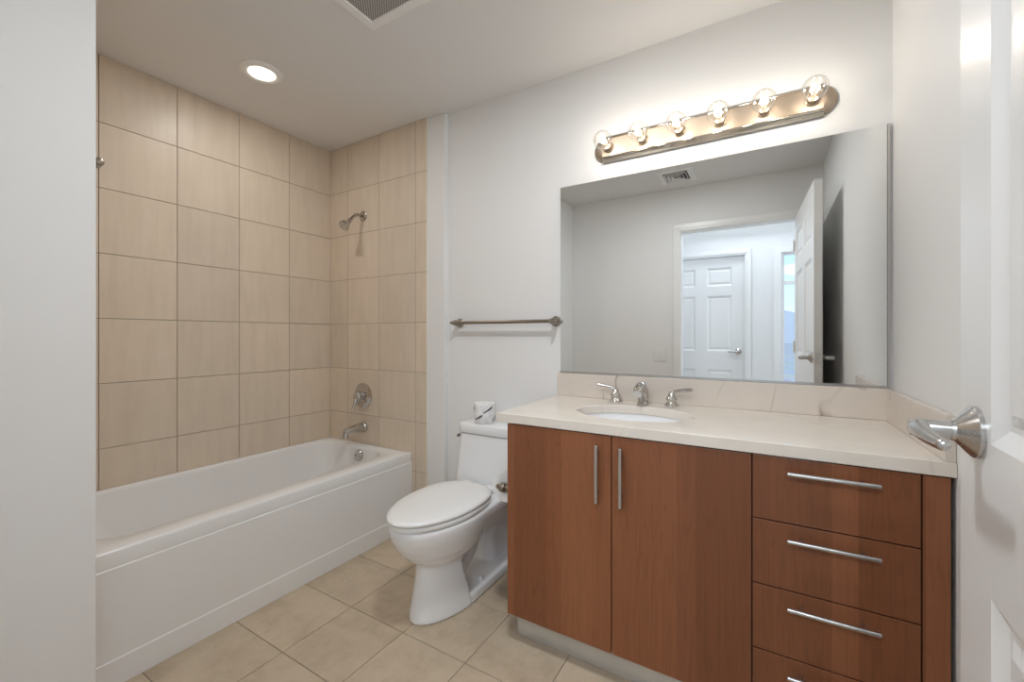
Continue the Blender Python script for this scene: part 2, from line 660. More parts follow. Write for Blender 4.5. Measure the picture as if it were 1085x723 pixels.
# jamb and casings of the entrance
def door_frame(name, x0, x1, z1, ya, yb, sides):
    bm = BM()
    t = 0.02
    box(bm, x0 - t, x0, ya, yb, 0, z1)
    box(bm, x1, x1 + t, ya, yb, 0, z1)
    box(bm, x0 - t, x1 + t, ya, yb, z1, z1 + t)
    w = 0.064
    for y, d in sides:
        for th, o_ in ((0.010, 0.0), (0.016, 0.018)):
            ya_, yb_ = sorted((y, y + d * th))
            box(bm, x0 - w, x0 - 0.006 - o_, ya_, yb_, 0, z1 + 0.006 + o_)
            box(bm, x1 + 0.006 + o_, x1 + w, ya_, yb_, 0, z1 + 0.006 + o_)
            box(bm, x0 - w, x1 + w, ya_, yb_, z1 + 0.006 + o_, z1 + w)
    return struct(name, bm, M['trim'], smooth=False, bevel=0.002)


door_frame('trim_2', OX0, OX1, OZ, YF - 0.116, YF, ((YF, 1), (YF - 0.116, -1)))

# ------------------------------------------------------------------ hall beyond the entrance (seen in the mirror)
HX0, HX1 = -1.7, 2.6
WX0, WX1, WZ0, WZ1 = 0.155, 1.25, 0.35, 2.036      # hall window
DX0, DX1, DZ = -0.995, -0.185, 2.045               # hall door
struct('floor_hall', box(BM(), HX0 - 0.1, HX1 + 0.1, YH - 0.12, -2.13, -0.05, 0.0), M['carpet'], smooth=False)
struct('ceiling_hall', box(BM(), HX0 - 0.1, HX1 + 0.1, YH - 0.12, -2.13, 2.80, 2.86), M['ceil'], smooth=False)
bm = BM()
box(bm, HX0 - 0.1, DX0 - 0.02, YH - 0.12, YH, 0, 2.8)
box(bm, DX0 - 0.02, DX1 + 0.02, YH - 0.12, YH, DZ + 0.02, 2.8)
box(bm, DX1 + 0.02, WX0, YH - 0.12, YH, 0, 2.8)
box(bm, WX0, WX1, YH - 0.12, YH, 0, WZ0)
box(bm, WX0, WX1, YH - 0.12, YH, WZ1, 2.8)
box(bm, WX1, HX1 + 0.1, YH - 0.12, YH, 0, 2.8)
struct('wall_hall', bm, M['paint'], smooth=False)
bm = BM()
box(bm, HX0 - 0.1, HX0, YH, -2.13, 0, 2.8)
struct('wall_hall_left', bm, M['paint'], smooth=False)
bm = BM()
box(bm, XR + 0.1, HX1 + 0.1, -2.13, -2.03, 0, 2.8)
struct('wall_hall_right', bm, M['paint'], smooth=False)
bm = BM()                                       # end wall with the large window the daylight comes in by
box(bm, HX1, HX1 + 0.1, YH, -2.13, 0, 0.35)
box(bm, HX1, HX1 + 0.1, YH, -2.13, 2.35, 2.8)
box(bm, HX1, HX1 + 0.1, YH, YH + 0.08, 0.35, 2.35)
box(bm, HX1, HX1 + 0.1, -2.2, -2.13, 0.35, 2.35)
struct('wall_hall_end', bm, M['paint'], smooth=False)
bm = BM()
box(bm, HX0, DX0 - 0.07, YH, YH + 0.012, 0, 0.085)
box(bm, DX1 + 0.07, HX1, YH, YH + 0.012, 0, 0.085)
struct('baseboard_hall', bm, M['trim'], smooth=False, bevel=0.003)
door_frame('trim_3', DX0, DX1, DZ, YH - 0.12, YH, ((YH, 1),))


def panel_door(bm, w, h, t, cols, rows, M4):
    """moulded panel door, local x = width, y = thickness, z = height; both faces panelled"""
    xs = sorted({0, w, *[c for p in cols for c in p]})
    zs = sorted({0, h, *[c for p in rows for c in p]})
    for side in (0, 1):
        Y = lambda dep: dep if side == 0 else t - dep
        pan = {(a, c) for a in cols for c in rows}
        for xa, xb in zip(xs, xs[1:]):
            for za, zb in zip(zs, zs[1:]):
                if ((xa, xb), (za, zb)) in pan:
                    rings = []
                    for ins, dep in ((0, 0), (0.022, 0.010), (0.029, 0.010), (0.044, 0.005)):
                        rings.append([(xa + ins, Y(dep), za + ins), (xb - ins, Y(dep), za + ins),
                                      (xb - ins, Y(dep), zb - ins), (xa + ins, Y(dep), zb - ins)])
                    loft(bm, rings, cap0=False)
                else:
                    quad(bm, (xa, Y(0), za), (xb, Y(0), za), (xb, Y(0), zb), (xa, Y(0), zb))
    quad(bm, (0, 0, 0), (0, t, 0), (0, t, h), (0, 0, h))
    quad(bm, (w, 0, 0), (w, t, 0), (w, t, h), (w, 0, h))
    quad(bm, (0, 0, 0), (w, 0, 0), (w, t, 0), (0, t, 0))
    quad(bm, (0, 0, h), (w, 0, h), (w, t, h), (0, t, h))
    bmesh.ops.remove_doubles(bm, verts=bm.verts[:], dist=1e-5)
    bmesh.ops.transform(bm, matrix=M4, verts=bm.verts[:])
    return bm


def lever_handle(parent, p, out, along, mat):
    """flared rosette, straight neck and a lever turned along the door"""
    p, out, along = Vector(p), Vector(out).normalized(), Vector(along).normalized()
    bm = BM()
    lathe(bm, p, out, [(0, 0.0), (0, 0.034), (0.005, 0.034), (0.007, 0.032), (0.022, 0.0145), (0.026, 0.0135), (0.026, 0)], 36)
    h = obj('door_handle', bm, mat, parent)
    bm = BM()
    lathe(bm, p, out, [(0.025, 0), (0.025, 0.0128), (0.060, 0.0128), (0.067, 0.011), (0.069, 0)], 28)
    e0 = p + out * 0.056
    pts = smooth_path([e0 - along * 0.002, e0 + along * 0.03 + out * 0.004, e0 + along * 0.065 + out * 0.002 - Vector((0, 0, 0.002)), e0 + along * 0.098 - out * 0.002 - Vector((0, 0, 0.003))], 6)
    n = len(pts)
    tube(bm, pts, [0.0122 - 0.0047 * i / (n - 1) for i in range(n)], 18)
    sphere(bm, pts[-1], 0.0075, 16, 10)
    obj('lever', bm, mat, h)
    return h


# hall door
d = 0.040
M4 = Matrix.Translation((DX0, YH - 0.028 - d, 0.008))
bm = panel_door(BM(), DX1 - DX0, 2.03, d, [(0.115, 0.365), (0.490, 0.690)] if False else [(0.04 + 0.075, 0.305 + 0.0), (0.424, 0.689)],
                [(0.20, 0.755), (0.965, 1.600), (1.708, 1.920)], M4)
hd = struct('door_1', bm, M['doorpaint'], smooth=False)
lever_handle(hd, (DX1 - 0.065, YH - 0.028, 0.972), (0, 1, 0), (-1, 0, 0), M['steel'])
bm = BM()
for z in (0.25, 1.02, 1.80):
    box(bm, DX0 - 0.004, DX0 + 0.006, YH - 0.030, YH - 0.020, z, z + 0.09)
obj('hinge', bm, M['steel'], hd, smooth=False)

# hall window
bm = BM()
f = 0.035
for x0, x1, z0, z1 in ((WX0, WX0 + 0.03, WZ0, WZ1), (WX1 - 0.03, WX1, WZ0, WZ1), (WX0 + 0.03, WX1 - 0.03, WZ0, WZ0 + 0.03), (WX0 + 0.03, WX1 - 0.03, WZ1 - 0.02, WZ1), (WX0 + 0.03, WX1 - 0.03, 1.70, 1.735)):
    box(bm, x0, x1, YH - 0.09, YH - 0.04, z0, z1)
for x0, x1, z0, z1 in ((WX0 - 0.064, WX0 + 0.002, WZ0 - 0.06, WZ1 + 0.06), (WX1 - 0.002, WX1 + 0.064, WZ0 - 0.06, WZ1 + 0.06), (WX0, WX1, WZ1, WZ1 + 0.06), (WX0, WX1, WZ0 - 0.06, WZ0)):
    box(bm, x0, x1, YH, YH + 0.014, z0, z1)
w1 = struct('window_1', bm, M['trim'], smooth=False)
obj('pane', box(BM(), WX0 + 0.01, WX1 - 0.01, YH - 0.068, YH - 0.064, WZ0 + 0.01, WZ1 - 0.01), M['pane'], w1, smooth=False)

# city far below the hall window and the hills behind it
random.seed(4)
struct('ground_outside', box(BM(), -4000, 4000, -9000, -60, -91, -90), M['city'], smooth=False)
bm = BM()
rings = []
for j, (yy, hh) in enumerate(((-6000, -90), (-6300, 60), (-6800, 260), (-7400, 330), (-8800, -90))):
    rings.append([(x, yy, hh + (random.uniform(-90, 90) if hh > 0 else 0)) for x in range(-4000, 4001, 250)])
loft(bm, rings, False, False, closed=False)
struct('hills', bm, M['hills'])

# ------------------------------------------------------------------ bathroom door, standing open along the right wall
hinge = Vector((0.203, -2.0, 0.0))
edge = Vector((0.246, -1.062, 0.0))
du = (edge - hinge).normalized()
dn = Vector((du.y, -du.x, 0))                       # towards the right wall
W = (edge - hinge).length
T = 0.040
M4 = Matrix(((du.x, dn.x, 0, hinge.x), (du.y, dn.y, 0, hinge.y), (0, 0, 1, 0.010), (0, 0, 0, 1)))
st = 0.112
mid = (W - 0.115) / 2
bm = panel_door(BM(), W, 2.040, T, [(st, mid), (W - mid, W - st)], [(0.20, 0.815), (1.005, 1.610), (1.720, 1.920)], M4)
bd = struct('door_2', bm, M['doorpaint'], smooth=False)
tag(bd, 'white six panel bathroom door standing open along the right wall', 'door')
hp = edge - du * 0.066 + Vector((0, 0, 1.022))
lever_handle(bd, hp, -dn, -du, M['steel'])
lever_handle(bd, hp + dn * T, dn, -du, M['steel'])
bm = BM()
c = edge + Vector((0, 0, 1.022)) + dn * T / 2
for hw, hz, ex in ((0.0125, 0.029, 0.0012), (0.007, 0.010, 0.004)):
    vs = []
    for e_ in (0, ex):
        vs.append([c + du * e_ + dn * a * hw + Vector((0, 0, b * hz)) for a, b in ((-1, -1), (1, -1), (1, 1), (-1, 1))])
    loft(bm, vs)
obj('latch_plate', bm, M['steel'], bd, smooth=False)
bm = BM()
for z in (0.22, 1.02, 1.80):
    lathe(bm, hinge + dn * -0.006 + Vector((0, 0, z)), (0, 0, 1), [(0, 0), (0, 0.006), (0.09, 0.006), (0.09, 0)], 12)
obj('hinge', bm, M['trim'], bd)

# light switch by the entrance
sw = thing('light_switch', 'white double rocker light switch plate beside the entrance, seen in the mirror', 'light switch', (-0.797, YF, 0.91))
bm = BM()
box(bm, -0.855, -0.740, YF, YF + 0.006, 0.922, 1.040)
obj('switch_plate', bm, M['plastic'], sw, smooth=False, bevel=0.003)
for cx in (-0.8205, -0.7745):
    obj('rocker', box(BM(), cx - 0.0165, cx + 0.0165, YF + 0.004, YF + 0.010, 0.947, 1.015), M['plastic'], sw, smooth=False, bevel=0.002)

# ceiling air register, seen in the mirror
rg = thing('air_register', 'square white louvred air register on the ceiling, seen in the mirror', 'air vent', (-0.607, -1.69, H))
bm = BM()
x0, x1, y0, y1 = -0.745, -0.470, -1.845, -1.545


def sq(i, z):
    return [(x0 + i, y0 + i, z), (x1 - i, y0 + i, z), (x1 - i, y1 - i, z), (x0 + i, y1 - i, z)]


loft(bm, [sq(0, H), sq(0, H - 0.004), sq(0.012, H - 0.010), sq(0.045, H - 0.008), sq(0.047, H + 0.0)], cap0=False, cap1=False)
obj('frame', bm, M['trim'], rg, smooth=False)
obj('back_plate', box(BM(), x0 + 0.045, x1 - 0.045, y0 + 0.045, y1 - 0.045, H - 0.002, H - 0.0005), M['blackish'], rg, smooth=False)
for i in (0.050, 0.076, 0.102):
    bm = BM()
    loft(bm, [sq(i + 0.012, H - 0.003), sq(i + 0.013, H - 0.004), sq(i + 0.002, H - 0.022), sq(i, H - 0.022), sq(i + 0.012, H - 0.003)], cap0=False, cap1=False)
    obj('louvre', bm, M['trim'], rg, smooth=False)

# exhaust fan grille
fg = thing('exhaust_fan_grille', 'square white exhaust fan grille with grey mesh, at the top edge of the photo', 'exhaust fan', (-1.255, -0.855, H))
x0, x1, y0, y1 = -1.410, -1.100, -1.010, -0.700
bm = BM()
loft(bm, [sq(0, H), sq(0, H - 0.006), sq(0.006, H - 0.011), sq(0.036, H - 0.011), sq(0.040, H - 0.004)], cap0=False, cap1=False)
obj('frame', bm, M['trim'], fg, smooth=False)
obj('mesh_panel', box(BM(), x0 + 0.038, x1 - 0.038, y0 + 0.038, y1 - 0.038, H - 0.005, H - 0.001), M['fanmesh'], fg, smooth=False)

# recessed downlights: one over the tub, one added out of view mid-room as fill light
def downlight(x, y, w, label, k=1.0, col=(1.0, 0.98, 0.96)):
    dl = thing('recessed_downlight', label, 'ceiling light', (x, y, H))
    bm = BM()
    lathe(bm, (x, y, H), (0, 0, -1), [(h_, r_ * k) for h_, r_ in ((0, 0.0), (0, 0.094), (0.004, 0.094), (0.012, 0.082), (0.014, 0.070), (0.009, 0.062), (0.009, 0))], 48)
    obj('trim_ring', bm, M['trim'], dl)
    bm = BM()
    lathe(bm, (x, y, H - 0.0085), (0, 0, -1), [(h_, r_ * k) for h_, r_ in ((0, 0), (0, 0.060), (0.003, 0.057), (0.005, 0.04), (0.006, 0))], 48)
    obj('lens', bm, M['lens'], dl)
    l = bpy.data.lights.new('downlight_glow', 'AREA')
    l.shape = 'DISK'
    l.size = 0.12 * k
    l.energy = w
    l.color = col
    lo = bpy.data.objects.new('downlight_glow', l)
    C.collection.objects.link(lo)
    lo.location = (x, y, H - 0.018)


downlight(-2.105, -0.780, DOWNLIGHT_W, 'round white lit downlight in the ceiling above the bathtub')
downlight(-0.60, -1.02, ROOM_FILL_W, 'wide round added fill downlight, unseen in the ceiling in front of the vanity', 1.6, (0.94, 0.97, 1.0))

# ------------------------------------------------------------------ bathtub
tub = thing('bathtub', 'white alcove bathtub with a stepped apron along the tiled walls', 'bathtub', (-2.21, -0.77, 0))
TX0, TX1, TY0, TY1, TZ = XL + 0.001, -1.826, YN + 0.013, YT - 0.007, 0.4464
bm = BM()


def basin_ring(ix0, ix1, iy0, iy1, r, z, bow):
    """rounded basin outline whose front edge bows out a little in the middle"""
    x0, x1, y0, y1 = TX0 + ix0, TX1 - ix1, TY0 + iy0, TY1 - iy1
    out = []
    for px, py, pz in rrect(x0, x1, y0, y1, r, z, 10):
        t = (py - y0) / (y1 - y0)
        k_ = (px - x0) / (x1 - x0)
        out.append((px + bow * k_ * k_ * (math.sin(PI * t) ** 0.8 if 0 < t < 1 else 0), py, pz))
    return out


LI = 0.004
rings = [rrect(TX0 + 0.02, TX1 - 0.02, TY0 + 0.01, TY1 - 0.01, 0.02, 0.30, 10),
         rrect(TX0, TX1 - LI, TY0, TY1, 0.006, 0.39, 10),
         rrect(TX0, TX1 - LI, TY0, TY1, 0.006, TZ - 0.008, 10),
         rrect(TX0 + 0.003, TX1 - LI - 0.003, TY0 + 0.003, TY1 - 0.003, 0.006, TZ - 0.002, 10),
         rrect(TX0 + 0.008, TX1 - LI - 0.008, TY0 + 0.008, TY1 - 0.008, 0.008, TZ, 10),
         basin_ring(0.030, 0.125, 0.040, 0.066, 0.13, TZ - 0.0005, 0.055),
         basin_ring(0.034, 0.129, 0.045, 0.070, 0.128, TZ - 0.003, 0.055),
         basin_ring(0.038, 0.133, 0.050, 0.074, 0.126, TZ - 0.009, 0.055),
         basin_ring(0.040, 0.135, 0.053, 0.076, 0.125, TZ - 0.018, 0.055),
         basin_ring(0.041, 0.136, 0.056, 0.077, 0.125, TZ - 0.030, 0.055)]
for q in range(1, 9):
    t = q / 8
    rings.append(basin_ring(0.041 + 0.04 * t, 0.136 + 0.03 * t, 0.056 + 0.175 * t, 0.077 + 0.035 * t, 0.125, (TZ - 0.030) * (1 - t) + 0.125 * t, 0.055 * (1 - 0.6 * t)))
rings += [basin_ring(0.090, 0.172, 0.245, 0.120, 0.12, 0.098, 0.02), basin_ring(0.110, 0.190, 0.27, 0.14, 0.11, 0.084, 0.018),
          basin_ring(0.150, 0.230, 0.32, 0.19, 0.10, 0.078, 0.01), basin_ring(0.220, 0.300, 0.40, 0.27, 0.08, 0.076, 0.0)]
loft(bm, rings, cap0=False, cap1=True)
obj('basin', bm, M['acrylic'], tub, angle=50)
# apron: lip band, slightly recessed panel, skirt band at the floor
bm = BM()
prof = [(-0.020, 0.0), (0.004, 0.0), (0.003, 0.088), (0.0, 0.0905), (0.0, 0.386), (-0.005, 0.390), (-0.020, 0.390)]
loft(bm, [[(TX1 + a, y, z) for a, z in prof] for y in (TY0, TY1)])
obj('apron', bm, M['acrylic'], tub, smooth=False, bevel=0.0012)
bm = BM()
ovc = Vector((-2.205, TY1 - 0.080, 0.392))
ax = Vector((0, -1, 0.10))
lathe(bm, ovc, ax, [(-0.01, 0), (-0.01, 0.036), (0.006, 0.036), (0.010, 0.033), (0.011, 0.020), (0.011, 0)], 36)
ov = obj('overflow_plate', bm, M['chrome'], tub)
for dx in (-0.016, 0.016):
    bm = BM()
    lathe(bm, ovc + Vector((dx, 0, 0)), ax, [(0.010, 0), (0.010, 0.005), (0.013, 0.004), (0.013, 0)], 12)
    obj('screw', bm, M['blackish'], ov)
bm = BM()
lathe(bm, (-2.21, TY1 - 0.30, 0.0845), (0, 0, 1), [(0, 0), (0, 0.035), (0.004, 0.033), (0.005, 0.02), (0.010, 0.018), (0.012, 0)], 30)
obj('drain', bm, M['chrome'], tub)

# tub spout, valve, shower head, hook
YTF = YT - 0.006
sp = thing('tub_spout', 'short chrome tub spout on the tiled wall above the bathtub drain', 'tub spout', (-2.253, YTF, 0.552))
bm = BM()
lathe(bm, (-2.253, YTF, 0.553), (0, -1, 0), [(0, 0), (0, 0.033), (0.006, 0.034), (0.016, 0.030), (0.020, 0.027), (0.020, 0)], 30)
pts = smooth_path([(-2.253, YTF - 0.01, 0.553), (-2.253, YTF - 0.06, 0.553), (-2.253, YTF - 0.115, 0.548), (-2.253, YTF - 0.150, 0.540)], 6)
n = len(pts)
tube(bm, pts, [0.029 - 0.008 * i / (n - 1) for i in range(n)], 24)
tube(bm, [(-2.253, YTF - 0.136, 0.552), (-2.253, YTF - 0.142, 0.528), (-2.253, YTF - 0.145, 0.508)], [0.017, 0.0185, 0.0185], 24)
obj('spout_body', bm, M['steel'], sp)

va = thing('shower_valve', 'round chrome shower valve plate with a lever on the tan tiles', 'shower valve', (-2.262, YTF, 0.757))
bm = BM()
lathe(bm, (-2.262, YTF, 0.757), (0, -1, 0), [(0, 0), (0, 0.082), (0.004, 0.082), (0.009, 0.074), (0.012, 0.045), (0.016, 0.034), (0.016, 0)], 48)
obj('escutcheon', bm, M['chrome'], va)
bm = BM()
lathe(bm, (-2.262, YTF, 0.757), (0, -1, 0), [(0.015, 0), (0.015, 0.029), (0.030, 0.028), (0.034, 0.031), (0.056, 0.031), (0.062, 0.026), (0.066, 0.0)], 36)
obj('handle_hub', bm, M['steel'], va)
bm = BM()
tube(bm, smooth_path([(-2.262, YTF - 0.052, 0.757), (-2.262, YTF - 0.062, 0.725), (-2.262, YTF - 0.075, 0.690), (-2.262, YTF - 0.080, 0.672)], 5), [0.010] * 8 + [0.009] * 8, 14)
obj('lever', bm, M['chrome'], va)

sh = thing('overhead_shower', 'small nickel shower head on a bent arm high on the tiled wall', 'shower head', (-2.262, YTF, 1.935))
bm = BM()
lathe(bm, (-2.262, YTF, 1.935), (0, -1, 0), [(0, 0), (0, 0.033), (0.004, 0.033), (0.009, 0.026), (0.012, 0.013), (0.012, 0)], 36)
obj('flange', bm, M['nickel'], sh)
bm = BM()
pts = smooth_path([(-2.262, YTF - 0.004, 1.935), (-2.262, YTF - 0.045, 1.934), (-2.262, YTF - 0.078, 1.914), (-2.262, YTF - 0.104, 1.882)], 8)
tube(bm, pts, 0.0095, 16)
obj('arm', bm, M['nickel'], sh)
bm = BM()
hd_ = Vector((0, -0.72, -0.69)).normalized()
lathe(bm, Vector((-2.262, YTF - 0.100, 1.888)), hd_, [(0, 0), (0, 0.013), (0.012, 0.014), (0.020, 0.012), (0.030, 0.018), (0.055, 0.030), (0.066, 0.0335), (0.076, 0.033), (0.078, 0.028), (0.074, 0.024), (0.074, 0)], 36)
obj('spray_head', bm, M['chrome'], sh)

hk = thing('robe_hook', 'small nickel knob hook on the tan tiles beside the left wall edge', 'hook', (XL, -1.247, 1.932))
bm = BM()
lathe(bm, (XL, -1.247, 1.932), (1, 0, 0), [(0, 0), (0, 0.020), (0.005, 0.020), (0.009, 0.010), (0.009, 0)], 28)
obj('base', bm, M['pewter'], hk)
bm = BM()
lathe(bm, (XL, -1.247, 1.932), (1, 0, 0), [(0.008, 0), (0.008, 0.007), (0.030, 0.007), (0.034, 0.014), (0.044, 0.018), (0.054, 0.014), (0.058, 0)], 28)
obj('knob', bm, M['pewter'], hk)

# ------------------------------------------------------------------ towel bar
tb = thing('towel_bar', 'thin dull nickel towel bar mounted on the wall above the toilet', 'towel bar', (-1.19, 0, 1.222))
for x in (-1.494, -0.892):
    bm = BM()
    lathe(bm, (x, 0, 1.222), (0, -1, 0), [(0, 0), (0, 0.026), (0.005, 0.026), (0.010, 0.020), (0.030, 0.0155), (0.045, 0.0165), (0.062, 0.0125), (0.072, 0.007), (0.076, 0.007), (0.080, 0.0085), (0.086, 0.006), (0.088, 0)], 28)
    obj('post', bm, M['pewter'], tb)
bm = BM()
lathe(bm, (-1.494, -0.050, 1.222), (1, 0, 0), [(0, 0), (0, 0.0095), (0.602, 0.0095), (0.602, 0)], 20)
obj('bar', bm, M['pewter'], tb)

# ------------------------------------------------------------------ toilet
TXC = -1.195
to = thing('toilet', 'white one piece toilet with closed lid between the bathtub and vanity', 'toilet', (TXC, -0.40, 0))


def egg(cx, cy, a, bf, bb, z, n=48, back=2.6):
    """outline: round front (towards -Y), squarer back"""
    out = []
    for i in range(n):
        t = 2 * PI * i / n
        c_, s_ = math.cos(t), math.sin(t)
        if s_ < 0:
            out.append((cx + a * c_ * (1 - 0.04 * s_ * s_), cy + bf * s_, z))
        else:
            e_ = 2 / back
            out.append((cx + a * math.copysign(abs(c_) ** e_, c_), cy + bb * abs(s_) ** e_, z))
    return out


def skirt(a, bf, z, ycut=-0.47, y0=-0.35, n=32):
    """half-oval pedestal front cut straight at the back"""
    s0 = math.asin(min(1, (y0 - ycut) / bf))
    pts = []
    for i in range(n + 1):
        t = PI + s0 + (PI - 2 * s0) * i / n
        pts.append((TXC + a * math.cos(t), y0 + bf * math.sin(t), z))
    x0, x1 = pts[-1][0], pts[0][0]
    for i in range(1, 8):
        pts.append((x0 + (x1 - x0) * i / 8, ycut, z))
    return pts


bm = BM()
cy = -0.500
# bowl and the shelf that carries the tank
loft(bm, [egg(TXC, cy, 0.085, 0.110, 0.06, 0.200), egg(TXC, cy, 0.105, 0.152, 0.08, 0.224), egg(TXC, cy, 0.130, 0.192, 0.11, 0.250), egg(TXC, cy, 0.152, 0.228, 0.13, 0.285),
          egg(TXC, cy, 0.164, 0.252, 0.16, 0.320), egg(TXC, cy, 0.172, 0.268, 0.22, 0.352), egg(TXC, cy, 0.176, 0.275, 0.30, 0.382),
          egg(TXC, cy, 0.175, 0.274, 0.32, 0.398), egg(TXC, cy, 0.167, 0.266, 0.32, 0.404)])
loft(bm, [rrect(TXC - 0.148, TXC + 0.148, -0.43, -0.025, 0.04, 0.292), rrect(TXC - 0.160, TXC + 0.160, -0.46, -0.022, 0.05, 0.330), rrect(TXC - 0.172, TXC + 0.172, -0.48, -0.020, 0.05, 0.370),
          rrect(TXC - 0.172, TXC + 0.172, -0.48, -0.020, 0.05, 0.398), rrect(TXC - 0.165, TXC + 0.165, -0.47, -0.024, 0.05, 0.404)])
# front pedestal skirt
loft(bm, [skirt(0.136, 0.336, 0.0), skirt(0.133, 0.333, 0.02), skirt(0.125, 0.319, 0.08), skirt(0.118, 0.306, 0.14, -0.485), skirt(0.114, 0.298, 0.19, -0.495), skirt(0.114, 0.300, 0.225, -0.50), skirt(0.115, 0.310, 0.25, -0.47), skirt(0.115, 0.31, 0.29, -0.42)])
# foot and trapway behind the skirt
loft(bm, [rrect(TXC - 0.126, TXC + 0.126, -0.50, -0.07, 0.06, 0.0), rrect(TXC - 0.123, TXC + 0.123, -0.50, -0.07, 0.06, 0.040), rrect(TXC - 0.112, TXC + 0.112, -0.50, -0.075, 0.05, 0.046)])
tube(bm, smooth_path([(TXC, -0.50, 0.15), (TXC, -0.43, 0.12), (TXC, -0.36, 0.15), (TXC, -0.30, 0.22), (TXC, -0.235, 0.25), (TXC, -0.18, 0.20), (TXC, -0.165, 0.10), (TXC, -0.165, 0.02)], 6),
     [0.052] * 43, 24)
loft(bm, [rrect(TXC - 0.060, TXC + 0.060, -0.20, -0.04, 0.03, 0.03), rrect(TXC - 0.065, TXC + 0.065, -0.22, -0.04, 0.03, 0.32)])
bw = obj('bowl', bm, M['porcelain'], to, angle=180)
m_ = bw.modifiers.new('remesh', 'REMESH')
m_.mode = 'VOXEL'
m_.voxel_size = 0.0055
m_.use_smooth_shade = True
m_ = bw.modifiers.new('smooth', 'SMOOTH')
m_.factor = 0.5
m_.iterations = 6
# tank
bm = BM()
loft(bm, [rrect(TXC - 0.150, TXC + 0.150, -0.190, -0.020, 0.05, 0.385), rrect(TXC - 0.189, TXC + 0.189, -0.206, -0.018, 0.045, 0.405), rrect(TXC - 0.187, TXC + 0.187, -0.200, -0.016, 0.042, 0.45),
          rrect(TXC - 0.180, TXC + 0.180, -0.186, -0.014, 0.038, 0.56), rrect(TXC - 0.174, TXC + 0.174, -0.178, -0.014, 0.034, 0.647)])
obj('tank', bm, M['porcelain'], to, angle=60)
bm = BM()
loft(bm, [rrect(TXC - 0.170, TXC + 0.170, -0.174, -0.018, 0.03, 0.646), rrect(TXC - 0.170, TXC + 0.170, -0.174, -0.018, 0.03, 0.652)])
obj('lid_seam', bm, M['darkgap'], to)
bm = BM()
loft(bm, [rrect(TXC - 0.177, TXC + 0.177, -0.182, -0.012, 0.036, 0.651), rrect(TXC - 0.180, TXC + 0.180, -0.185, -0.010, 0.038, 0.655), rrect(TXC - 0.180, TXC + 0.180, -0.185, -0.010, 0.038, 0.690),
          rrect(TXC - 0.177, TXC + 0.177, -0.182, -0.012, 0.036, 0.697), rrect(TXC - 0.166, TXC + 0.166, -0.170, -0.022, 0.03, 0.700)])
obj('tank_lid', bm, M['porcelain'], to, angle=50)
# seat and closed lid
bm = BM()
loft(bm, [egg(TXC, cy, 0.164, 0.272, 0.225, 0.405), egg(TXC, cy, 0.169, 0.279, 0.228, 0.408), egg(TXC, cy, 0.170, 0.280, 0.228, 0.422), egg(TXC, cy, 0.165, 0.274, 0.225, 0.426)])
obj('seat', bm, M['seatplastic'], to, angle=60)
bm = BM()
loft(bm, [egg(TXC, cy, 0.158, 0.270, 0.220, 0.4285), egg(TXC, cy, 0.168, 0.288, 0.228, 0.431), egg(TXC, cy, 0.170, 0.291, 0.230, 0.436), egg(TXC, cy, 0.167, 0.287, 0.227, 0.443),
          egg(TXC, cy, 0.156, 0.268, 0.21, 0.447), egg(TXC, cy, 0.110, 0.19, 0.15, 0.450), egg(TXC, cy, 0.05, 0.08, 0.06, 0.451)])
obj('seat_lid', bm, M['seatplastic'], to, angle=60)
for dx in (-0.070, 0.070):
    obj('seat_hinge', box(BM(), TXC + dx - 0.025, TXC + dx + 0.025, -0.268, -0.222, 0.402, 0.428), M['seatplastic'], to, smooth=False, bevel=0.008, seg=3)
bm = BM()
lathe(bm, (TXC - 0.172, -0.120, 0.628), (-1, 0, 0), [(0, 0), (0, 0.013), (0.006, 0.012), (0.012, 0.007), (0.018, 0.007), (0.018, 0)], 20)
tube(bm, [(TXC - 0.188, -0.120, 0.628), (TXC - 0.190, -0.140, 0.627), (TXC - 0.190, -0.160, 0.624)], [0.006, 0.007, 0.008], 14)
obj('flush_lever', bm, M['pewter'], to)
for dx in (-0.095, 0.095):
    bm = BM()
    lathe(bm, (TXC + dx, -0.360, 0.047), (0, 0, 1), [(0, 0), (0, 0.0125), (0.016, 0.0115), (0.022, 0.008), (0.024, 0)], 20)
    obj('bolt_cap', bm, M['plastic'], to)

# spare roll standing on the tank lid
wr = thing('wrapped_toilet_roll', 'spare toilet paper roll in printed wrapping standing on the toilet tank', 'toilet paper', (-1.243, -0.118, 0.700))
bm = BM()
rings = []
rnd = random.Random(5)
for h, r in ((0.0, 0.030), (0.001, 0.050), (0.006, 0.0545), (0.05, 0.055), (0.098, 0.0545), (0.104, 0.050), (0.103, 0.030), (0.100, 0.015)):
    rings.append([(-1.243 + r * (1 + rnd.uniform(-0.02, 0.02)) * math.cos(2 * PI * i / 40), -0.118 + r * (1 + rnd.uniform(-0.02, 0.02)) * math.sin(2 * PI * i / 40), 0.7005 + h) for i in range(40)])
loft(bm, rings)
wp = obj('wrapper', bm, M['wrapper'], wr, angle=60)
for a_, z_, ln, sl in ((-112, 0.722, 44, 0.9), (-62, 0.758, 48, 1.1), (-10, 0.715, 40, 1.0), (-165, 0.757, 42, 1)):
    bm = BM()
    for q in range(6):
        t0, t1 = q / 6, (q + 1) / 6
        f_ = lambda t, o_: (-1.243 + 0.0562 * math.cos(R(a_ + ln * t)), -0.118 + 0.0562 * math.sin(R(a_ + ln * t)), z_ + sl * 0.026 * t + o_)
        wd = 0.0036 if q < 3 else 0.0052
        quad(bm, f_(t0, -wd), f_(t1, -wd), f_(t1, wd), f_(t0, wd))
    obj('print_stroke', bm, M['ink'], wp)

